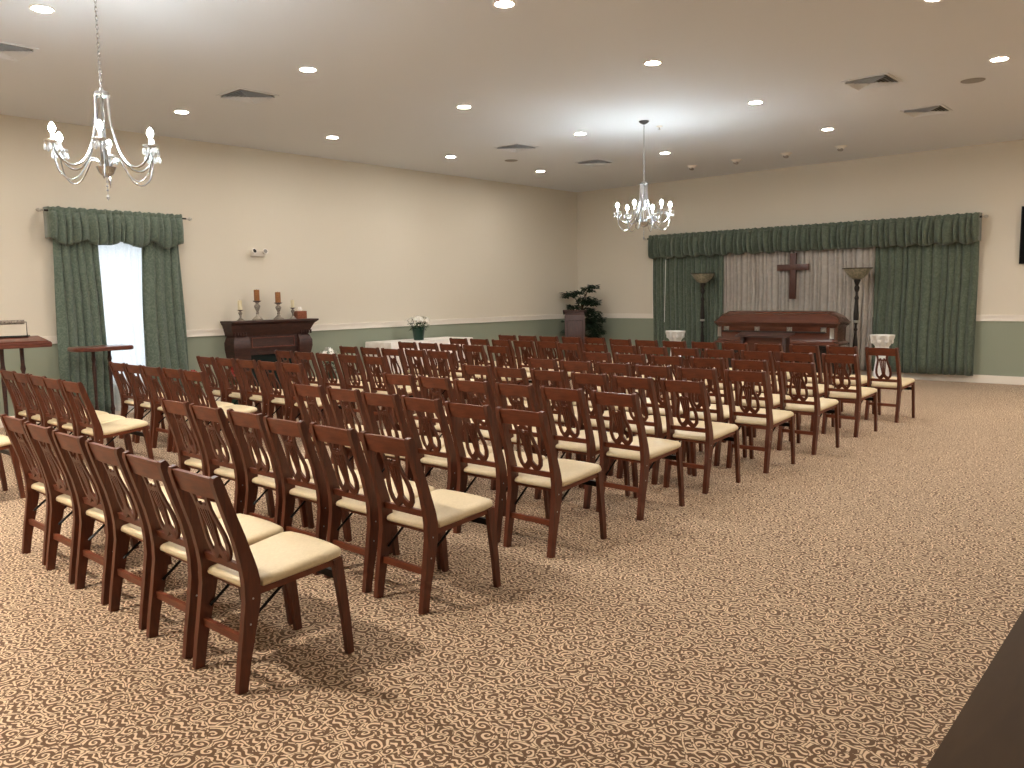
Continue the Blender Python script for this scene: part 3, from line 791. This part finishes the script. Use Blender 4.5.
t = thing('tissue_box', 'reddish brown tissue box with white tissue at the right of the mantel', 'tissue box', (XL+.19, 7.645, ZM))
obj('carton', box(BM(), -.06, -.085, 0.001, .06, .085, .125, .004), TISSB, t)
bm = BM(); v0 = []
for k in range(12):
    a = 2*PI*k/12; v0.append((.02*math.cos(a), .03*math.sin(a), .12))
loft(bm, [v0, [(x*1.6+.004*math.sin(i*3), y*1.3, .15+.004*math.cos(i*2)) for i, (x, y, z) in enumerate(v0)], [(x*.8, y*.9, .18+.012*math.sin(i*1.9)) for i, (x, y, z) in enumerate(v0)]])
obj('tissue', bm, PETAL, t)

# ------------------------------------------------------------------ register stands
def stand(loc, label, slant, z, half_y, half_x, name, cat, rounded):
    t = thing(name, label, cat, loc)
    if slant:
        bm = BM(); prism(bm, [(-half_x, z+.06), (half_x, z-.0), (half_x+.02, z-.012), (half_x+.02, z-.06), (-half_x, z-.055)], lambda u, v: (u, -half_y, v), lambda u, v: (u, half_y, v))
        bmesh.ops.bevel(bm, geom=bm.edges[:], offset=.006, segments=2, affect='EDGES')
        obj('desk_top', bm, TABW, t); zt = z-.06
        obj('book_ledge', box(BM(), half_x-.01, -half_y+.03, z-.006, half_x+.006, half_y-.03, z+.014, .002), TABW, t)
    else:
        bm = loft(BM(), [rrect(0, 0, z-.055, half_x-.012, half_y-.012, .13, 6), rrect(0, 0, z-.045, half_x, half_y, .14, 6), rrect(0, 0, z-.012, half_x, half_y, .14, 6), rrect(0, 0, z, half_x-.012, half_y-.012, .13, 6)])
        obj('table_top', bm, TABW, t); zt = z-.055
    for s in (-1, 1):
        obj('turned_post', lathe(BM(), [(0, .07), (.024, .07), (.02, .12), (.03, .16), (.018, .22), (.02, .5), (.026, .7), (.018, .78), (.028, .82), (.02, .87), (.022, zt), (0, zt)], 0, s*.1, n=16), DARKW, t)
    obj('foot_rail', box(BM(), -.2, -.16, .035, .2, .16, .075, .008), DARKW, t)
    for sx in (-1, 1):
        for sy in (-1, 1): obj('foot', lathe(BM(), [(0, 0), (.022, 0), (.026, .02), (.02, .036), (0, .036)], sx*.17, sy*.13, n=12), DARKW, t)
    return t
stand((-10.2, 3.07, 0), 'cherry register stand with slanted top at the left edge', True, 1.12, .345, .2, 'register_stand', 'stand', False)
stand((-11.02, 4.345, 0), 'small cherry table on turned posts before the left window curtain', False, .985, .37, .22, 'side_table', 'table', True)
t = thing('desk_lamp', 'small horizontal shade lamp standing on the slanted register stand', 'lamp', (-10.33, 3.09, 1.188))
obj('wire_stand', tube(BM(), [(0, -.2, -.004), (0, -.2, .15), (0, .19, .15), (0, .19, -.004)], .005, 6), BLACK, t)
bm = tube(BM(), [(.0, -.19, .152), (.0, .165, .152)], .024, 14); obj('lamp_shade', bm, SILVERW, t)
obj('base', box(BM(), -.03, -.22, -.012, .03, .21, .0), BLACK, t, False)
# ------------------------------------------------------------------ emergency light
t = thing('emergency_light', 'white twin-head emergency light on the left wall above the mantel', 'emergency light', (XL, 7.02, 2.27))
obj('housing', box(BM(), 0, -.12, -.05, .06, .12, .045, .015, 3), WHITE, t)
for s in (-1, 1):
    bm = lathe(BM(), [(0, -.03), (.025, -.03), (.035, -.01), (.045, .02), (.047, .03), (0, .034)], n=20)
    bmesh.ops.transform(bm, matrix=Matrix.Translation((.08, s*.1, .02)) @ Matrix.Rotation(PI/2*.8, 4, 'Y') @ Matrix.Rotation(s*.2, 4, 'X'), verts=bm.verts)
    h = obj('lamp_head', bm, WHITE, t)
    bm = lathe(BM(), [(0, .034), (.03, .034), (.03, .037), (0, .037)], n=20)
    bmesh.ops.transform(bm, matrix=Matrix.Translation((.08, s*.1, .02)) @ Matrix.Rotation(PI/2*.8, 4, 'Y') @ Matrix.Rotation(s*.2, 4, 'X'), verts=bm.verts)
    obj('lens', bm, BRONZE if s < 0 else GREY, h)

# ------------------------------------------------------------------ foreground table corner
t = thing('foreground_table', 'plain brown tabletop cutting across the lower right corner', 'table', (.098, 1.35, 0), .021)
obj('tabletop', box(BM(), -.461, -.95, .715, .461, 1.35, .75, .003), BROWN, t)
for sx in (-1, 1):
    for y in (-.85, 1.25): obj('leg', box(BM(), sx*.36-.02, y-.02, 0, sx*.36+.02, y+.02, .716, .003), BLACK, t)

# ------------------------------------------------------------------ ceiling fixtures
XS = [-10.05, -7.36, -4.66, -2.03, .6]; YS = [.1, 2.6, 5.08, 7.38, 9.78, 12.13]; SK = [.08, .08, .07, .0, -.04, -.06]
LED_BOOST = emit('boosted_fill_lens', (1, .92, .82, 1), 2800)  # overdriven lens, added fill for the near-left floor and right back wall
def can(lens=LED):
    t = thing('recessed_light', '', 'ceiling light', group='lit recessed ceiling lights')
    bm = lathe(BM(), [(.072, -.001), (.092, -.001), (.095, -.006), (.088, -.012), (.072, -.009)], n=32, loop=True); obj('trim_ring', bm, WHITE, t)
    bm = lathe(BM(), [(0, -.002), (.073, -.002), (.073, -.007), (0, -.007)], n=32); obj('lens', bm, lens, t)
    return t
c0 = can(); first = True
CN = ['nearest the left wall', 'second from the left wall', 'third from the left wall', 'fourth from the left wall', 'fifth from the left wall']
for j, y in enumerate(YS):
    for i, x in enumerate(XS):
        lb = 'lit recessed ceiling light, %s, %s row from the casket wall' % (CN[i], ORD[5-j])
        if i >= 3 and j < 2: continue
        if (j == 0 and i in (1, 2)) or (i == 4 and j > 4):  # out-of-view cans, boosted beyond the other lamps to brighten those areas
            q = can(LED_BOOST); q.location = (x+SK[j], y, ZC); q['label'] = lb; continue
        if first: c0.location = (x+SK[j], y, ZC); c0['label'] = lb; first = False
        else: dup(c0, (x+SK[j], y, ZC), 0, lb)
def vent():
    t = thing('ceiling_vent', '', 'air vent', group='square ceiling diffusers')
    def sq(h, z): return [(-h, -h, z), (h, -h, z), (h, h, z), (-h, h, z)]
    bm = BM(); r = [[bm.verts.new(p) for p in q] for q in (sq(.25, -.001), sq(.25, -.007), sq(.222, -.01), sq(.22, -.001))]
    for a, c in zip(r, r[1:]):
        for k in range(4): bm.faces.new((a[k], a[(k+1) % 4], c[(k+1) % 4], c[k]))
    obj('frame', bm, CEILW, t, False)
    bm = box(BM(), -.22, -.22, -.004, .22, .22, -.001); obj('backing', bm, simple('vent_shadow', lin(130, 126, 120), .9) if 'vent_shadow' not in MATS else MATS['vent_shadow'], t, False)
    bm = BM()
    for k in range(6):
        h = .218-.036*k
        r = [[bm.verts.new(p) for p in q] for q in (sq(h, -.028), sq(h-.028, -.006), sq(h-.029, -.008), sq(h-.002, -.03))]
        for a, c in zip(r, r[1:]):
            for q in range(4): bm.faces.new((a[q], a[(q+1) % 4], c[(q+1) % 4], c[q]))
    obj('louvers', bm, CEILW, t, False)
    return t
v0 = vent(); v0.location = (-8.68, 2.71, ZC); v0['label'] = 'square ceiling diffuser at the left edge, left of the near chandelier'
for x, y, lb in ((-8.68, 5.22, 'square ceiling diffuser right of the near chandelier'), (-8.76, 9.92, 'square ceiling diffuser left of the far chandelier'), (-8.79, 12.04, 'square ceiling diffuser nearest the far corner'),
                 (-3.32, 9.77, 'larger looking ceiling diffuser at upper right, nearer the camera'), (-3.32, 11.84, 'ceiling diffuser at upper right, nearer the casket wall')):
    dup(v0, (x, y, ZC), 0, lb)
def eyeball():
    t = thing('eyeball_spotlight', '', 'spotlight', group='unlit eyeball spots along the casket wall')
    obj('trim_ring', lathe(BM(), [(.07, -.001), (.095, -.001), (.097, -.006), (.075, -.014), (.07, -.01)], n=28, loop=True), WHITE, t)
    bm = BM(); lathe(bm, [(0, -.055), (.045, -.05), (.066, -.03), (.072, 0), (0, 0)], n=24)
    e = obj('eyeball', bm, WHITE, t)
    bm = lathe(BM(), [(0, 0), (.045, 0), (.045, .012), (0, .014)], n=20)
    bmesh.ops.transform(bm, matrix=Matrix.Translation((.0, -.012, -.05)) @ Matrix.Rotation(-.5, 4, 'X') @ Matrix.Rotation(PI, 4, 'X'), verts=bm.verts)
    obj('dark_aperture', bm, GREY, t)
    return t
e0 = eyeball(); e0.location = (-7.82, 13.72, ZC); e0['label'] = 'unlit ceiling spotlight along the casket wall, leftmost of four'
for x, lb in ((-6.93, 'second from left'), (-6.02, 'third from left'), (-5.11, 'rightmost')):
    dup(e0, (x, 13.70, ZC), 0, 'unlit ceiling spotlight along the casket wall, %s of four' % lb)
t = thing('ceiling_speaker', 'round grey speaker grille in the ceiling at upper right', 'speaker', (-2.49, 10.57, ZC))
obj('grille', lathe(BM(), [(0, -.008), (.105, -.008), (.118, -.006), (.125, -.001), (0, -.001)], n=36), GREY, t)
t = thing('ceiling_speaker', 'small round grey ceiling grille between the two far-left diffusers', 'speaker', (-9.68, 10.83, ZC))
obj('grille', lathe(BM(), [(0, -.008), (.10, -.008), (.11, -.006), (.115, -.001), (0, -.001)], n=36), GREY, t)
t = thing('sprinkler', 'small sprinkler head beside the far chandelier canopy', 'sprinkler', (-6.31, 10.17, ZC))
obj('escutcheon', lathe(BM(), [(0, -.001), (.045, -.001), (.04, -.012), (.015, -.02), (0, -.02)], n=20), WHITE, t)
obj('deflector', lathe(BM(), [(0, -.015), (.008, -.02), (.008, -.045), (.022, -.047), (.022, -.05), (0, -.05)], n=14), SILVER, t)

# ------------------------------------------------------------------ chandeliers
def spl(pts, n=6):
    P = [Vector(p) for p in pts]; P = [P[0]*2-P[1]]+P+[P[-1]*2-P[-2]]; out = []
    for i in range(1, len(P)-2):
        for k in range(n):
            t = k/n; a, b_, c, d = P[i-1], P[i], P[i+1], P[i+2]
            out.append(.5*((2*b_)+(c-a)*t+(2*a-5*b_+4*c-d)*t*t+(-a+3*b_-3*c+d)*t**3))
    out.append(P[-2]); return out
def chandelier(loc, a0, dark, label):
    t = thing('chandelier', label, 'chandelier', loc, 0, 'silver crystal chandeliers')
    zc = ZC-loc[2]
    obj('canopy', lathe(BM(), [(0, zc-.001), (.07, zc-.001), (.068, zc-.012), (.045, zc-.03), (.015, zc-.045), (0, zc-.045)], n=28), BRONZE, t)
    bm = BM(); z = zc-.04; k = 0; zb = .72
    nl = int((z-zb)/.03)
    for k in range(nl):
        zc_ = z-(k+.5)*(z-zb)/nl; pts = []
        for q in range(9):
            a = 2*PI*q/8; u = .009*math.cos(a); w = .021*math.sin(a)
            pts.append((u if k % 2 else 0, 0 if k % 2 else u, zc_+w))
        tube(bm, pts, .0028, 5, False)
    obj('chain', bm, CHROME, t)
    obj('crown', lathe(BM(), [(0, .70), (.012, .72), (.012, .69), (.05, .685), (.055, .67), (.055, .655), (.04, .65), (.01, .645), (0, .645)], n=24), CHROME, t)
    obj('center_column', lathe(BM(), [(0, .12), (.012, .12), (.01, .3), (.016, .33), (.01, .36), (.01, .65), (0, .65)], n=14), CHROME, t)
    obj('bottom_bowl', lathe(BM(), [(0, .085), (.02, .088), (.05, .11), (.065, .145), (.07, .155), (.06, .15), (.03, .12), (0, .115)], n=24), CHROME, t)
    bm = tube(BM(), [(0, 0, .09), (0, 0, -.04)], .002, 5)
    for zz, r in ((.05, .009), (.02, .009), (-.01, .009)): lathe(bm, [(0, -r), (r*.8, -r*.5), (r, 0), (r*.8, r*.5), (0, r)], z=zz, n=10)
    lathe(bm, [(0, -.085), (.009, -.07), (.012, -.058), (.006, -.044), (0, -.038)], n=10)
    obj('pendant_drop', bm, CRYS, t)
    for i in range(6):
        a = a0+i*PI/3; M_ = Matrix.Rotation(a, 4, 'Z')
        bm = tube(BM(), spl([(.045, 0, .66), (.05, 0, .5), (.075, 0, .38), (.12, 0, .25), (.185, 0, .165), (.26, 0, .15), (.328, 0, .20), (.36, 0, .285)]), .0085, 8)
        bmesh.ops.transform(bm, matrix=M_, verts=bm.verts)
        arm = obj('arm', bm, CHROME, t)
        bm = tube(BM(), spl([(.03, 0, .15), (.06, 0, .20), (.11, 0, .205), (.15, 0, .14), (.20, 0, .07), (.265, 0, .045), (.33, 0, .10), (.357, 0, .2), (.36, 0, .28)]), .0055, 7)
        bmesh.ops.transform(bm, matrix=M_, verts=bm.verts); obj('lower_scroll', bm, CHROME, arm)
        cx, cy = .36*math.cos(a), .36*math.sin(a)
        obj('bobeche', lathe(BM(), [(0, .278), (.02, .28), (.05, .288), (.056, .296), (.052, .298), (.02, .292), (0, .292)], cx, cy, n=20), SILVER, arm)
        obj('candle_sleeve', lathe(BM(), [(0, .29), (.013, .29), (.013, .35), (0, .35)], cx, cy, n=12), SLEEVE, arm)
        obj('bulb', lathe(BM(), [(0, .349), (.009, .351), (.015, .362), (.022, .378), (.019, .395), (.009, .412), (0, .422)], cx, cy, n=12), BULBOFF if i == dark else BULB, arm)
        for q in range(6):
            b_ = 2*PI*q/6+.3; px, py = cx+.05*math.cos(b_), cy+.05*math.sin(b_)
            bm = lathe(BM(), [(0, .292), (.005, .286), (0, .28)], px, py, n=6)
            lathe(bm, [(0, .28), (.006, .268), (.011, .25), (.009, .235), (0, .225)], px, py, n=6)
            obj('crystal_drop', bm, CRYS, arm)
    return t
chandelier((-6.28, 2.6, 2.37), math.radians(33.5), 1, 'silver six-arm crystal chandelier near the left window, closest to camera')
chandelier((-6.28, 9.73, 2.37), math.radians(42.8), -1, 'silver crystal chandelier hanging before the casket drapes')

# ------------------------------------------------------------------ daylight
w = bpy.data.worlds.new('daylight'); sc.world = w; w.use_nodes = True
w.node_tree.nodes['Background'].inputs[0].default_value = (.85, .93, 1, 1); w.node_tree.nodes['Background'].inputs[1].default_value = 2.3
pl = bpy.data.lights.new('window_portal', 'AREA'); pl.shape = 'RECTANGLE'; pl.size = WY1-WY0; pl.size_y = WZ1-WZ0
pl.cycles.is_portal = True
po = bpy.data.objects.new('window_portal', pl); C.objects.link(po)
po.location = (XL-.14, (WY0+WY1)/2, (WZ0+WZ1)/2)
po.rotation_euler = Vector((1, 0, 0)).to_track_quat('-Z', 'Z').to_euler()

# ------------------------------------------------------------------ camera
cam = bpy.data.cameras.new('camera'); co = bpy.data.objects.new('camera', cam); C.objects.link(co)
co.matrix_world = Matrix(((0.744525,-0.059939,0.664899,0),(0.667423,0.089469,-0.739285,0),(-0.015176,0.994184,0.106616,1.55),(0,0,0,1)))
cam.sensor_width = 36; cam.lens = 823/1024*36; cam.clip_end = 100; cam.clip_start = .02
sc.camera = co
vs = sc.view_settings; vs.view_transform = 'Standard'; vs.look = 'None'; vs.gamma = 1; vs.use_curve_mapping = False; vs.exposure = 0
